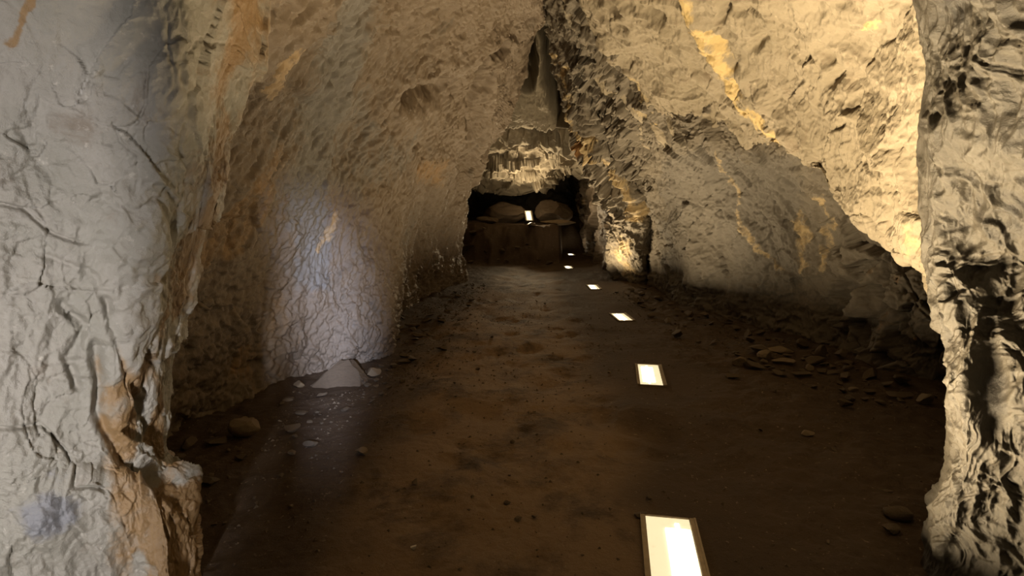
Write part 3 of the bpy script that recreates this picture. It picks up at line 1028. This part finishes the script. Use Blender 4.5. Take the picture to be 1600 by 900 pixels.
# fine gravel nobody could count
gb_v, gb_f = [], []
tet = np.array([(1, 0, -.4), (-.6, .8, -.4), (-.5, -.8, -.4), (.1, .1, .6), (.5, .5, .1)], float)
tf = [(0, 1, 3), (1, 2, 3), (2, 0, 3), (0, 4, 1), (0, 3, 4), (1, 4, 3)]
from mathutils.bvhtree import BVHTree
trees = []
for n_ in ('wall_left', 'wall_left_front', 'wall_right', 'wall_right_front'):
    me_ = bpy.data.objects[n_].data
    vv = np.empty(len(me_.vertices) * 3, np.float32)
    me_.vertices.foreach_get('co', vv)
    vv = vv.reshape(-1, 3)
    ff_ = np.empty(len(me_.loops), np.int32)
    me_.loops.foreach_get('vertex_index', ff_)
    ff_ = ff_.reshape(-1, 4)
    ff_ = ff_[vv[ff_[:, 0], 2] < .5]
    trees.append(BVHTree.FromPolygons([tuple(v) for v in vv], [tuple(f) for f in ff_]))
PA = np.array(PLACED)
gx = []
for i in range(8000):
    q_ = rs.random()
    x, y = pl() if q_ < .36 else (pr() if q_ < .72 else pf())
    x += rs.normal() * .12
    if any(abs(x - w_[0]) < .2 and abs(y - w_[1]) < .38 for w_ in LW):
        continue
    if (np.hypot(PA[:, 0] - x, PA[:, 1] - y) < PA[:, 2] * 1.25 + .025).any():
        continue
    if any(t_.find_nearest((x, y, .02), .045)[0] is not None for t_ in trees):
        continue
    gx.append((x, y))
gx = np.array(gx)
gz = floor_h(gx[:, 0], gx[:, 1])
for (x, y), z in zip(gx, gz):
    r = .004 + .013 * rs.random() ** 2.5
    a_ = rs.uniform(0, 6.28)
    ca, sa = math.cos(a_), math.sin(a_)
    n0 = len(gb_v)
    for t_ in tet * rs.uniform(.6, 1.3, size=(5, 3)):
        gb_v.append((x + r * (ca * t_[0] - sa * t_[1]), y + r * (sa * t_[0] + ca * t_[1]), z + r * .8 * t_[2] + r * .2))
    gb_f += [tuple(n0 + k_ for k_ in f_) for f_ in tf]
me = bpy.data.meshes.new('floor_grit')
me.from_pydata(gb_v, [], gb_f)
me.materials.append(M_STONE)
o = bpy.data.objects.new('floor_grit', me)
col.objects.link(o)
o['kind'] = 'stuff'
o['label'] = 'fine brown gravel and grit lying over the earth floor'
o['category'] = 'gravel'

# ------------------------------------------------------------------ daylight from the entrance behind the camera
def area(name, loc, target, sx, sy, watts, colr, spread=180):
    ld = bpy.data.lights.new(name, 'AREA')
    ld.shape = 'RECTANGLE'
    ld.size, ld.size_y = sx, sy
    ld.energy = watts
    ld.color = colr
    ld.spread = math.radians(spread)
    o_ = bpy.data.objects.new(name, ld)
    col.objects.link(o_)
    o_.location = loc
    o_.rotation_euler = (Vector(target) - Vector(loc)).to_track_quat('-Z', 'Y').to_euler()
    return o_


area('entrance_daylight', (-.45, -1.5, 1.0), (-1.5, 1.5, .75), .08, .8, 45, (1.0, .965, .98), 85)
sp = bpy.data.lights.new('daylight_shaft', 'SPOT')
sp.energy = 3600
sp.color = (.66, .74, 1.0)
sp.spot_size = math.radians(25)
sp.spot_blend = 1.0
sp.shadow_soft_size = .03
so = bpy.data.objects.new('daylight_shaft', sp)
col.objects.link(so)
so.location = (.15, -1.5, 1.8)
so.rotation_euler = (Vector(P(478, 535, 4.7)) - Vector(so.location)).to_track_quat('-Z', 'Y').to_euler()

# added rock blockers out of view, shaped to trim the daylight to a narrow gap
Ec = []
for z_, e_ in ((-.4, -.045), (.6, -.045), (1.2, -.045), (1.45, -.04), (1.65, .005), (2.0, .012), (2.6, .012), (3.6, .012)):
    Ec.append([np.array((x_, y_, z_)) for x_, y_ in ((3.2, -.3), (1.6, -.5), (.4, -.6), (e_ + .07, -.62), (e_, -.7), (e_ + .07, -.9), (.7, -1.1), (3.2, -1.3))])
patch('light_block_rock', Ec, 60, 90, lambda p, px, py: .012 * fbm(p * 2.5, 4), M_A, toward=(0, 3, 1.5))
Ec = []
for z_ in (-.4, .6, 1.2, 1.45, 1.65, 2.0, 2.6, 3.6):
    Ec.append([np.array((-.35 + (.264 if math.cos(a_) < 0 else .253 + .032 * float(sstep(1.65, 1.45, z_))) * math.cos(a_), -.72 + .13 * math.sin(a_), z_)) for a_ in np.linspace(0, 2 * PI, 13)])
patch('light_block_pillar', Ec, 60, 90, lambda p, px, py: .012 * fbm(p * 2.5, 4), M_A, toward=(0, 3, 1.5))

w = bpy.data.worlds.new('World')
w.use_nodes = True
w.node_tree.nodes['Background'].inputs[0].default_value = (.7, .8, 1, 1)
w.node_tree.nodes['Background'].inputs[1].default_value = 0.004
sc.world = w

sc.view_settings.view_transform = 'Standard'
sc.view_settings.look = 'None'
sc.view_settings.gamma = 1
sc.view_settings.exposure = 0
sc.view_settings.use_curve_mapping = False
sc.cycles.use_denoising = True
sc.cycles.max_bounces = 6
sc.cycles.diffuse_bounces = 4
sc.cycles.sample_clamp_indirect = 4
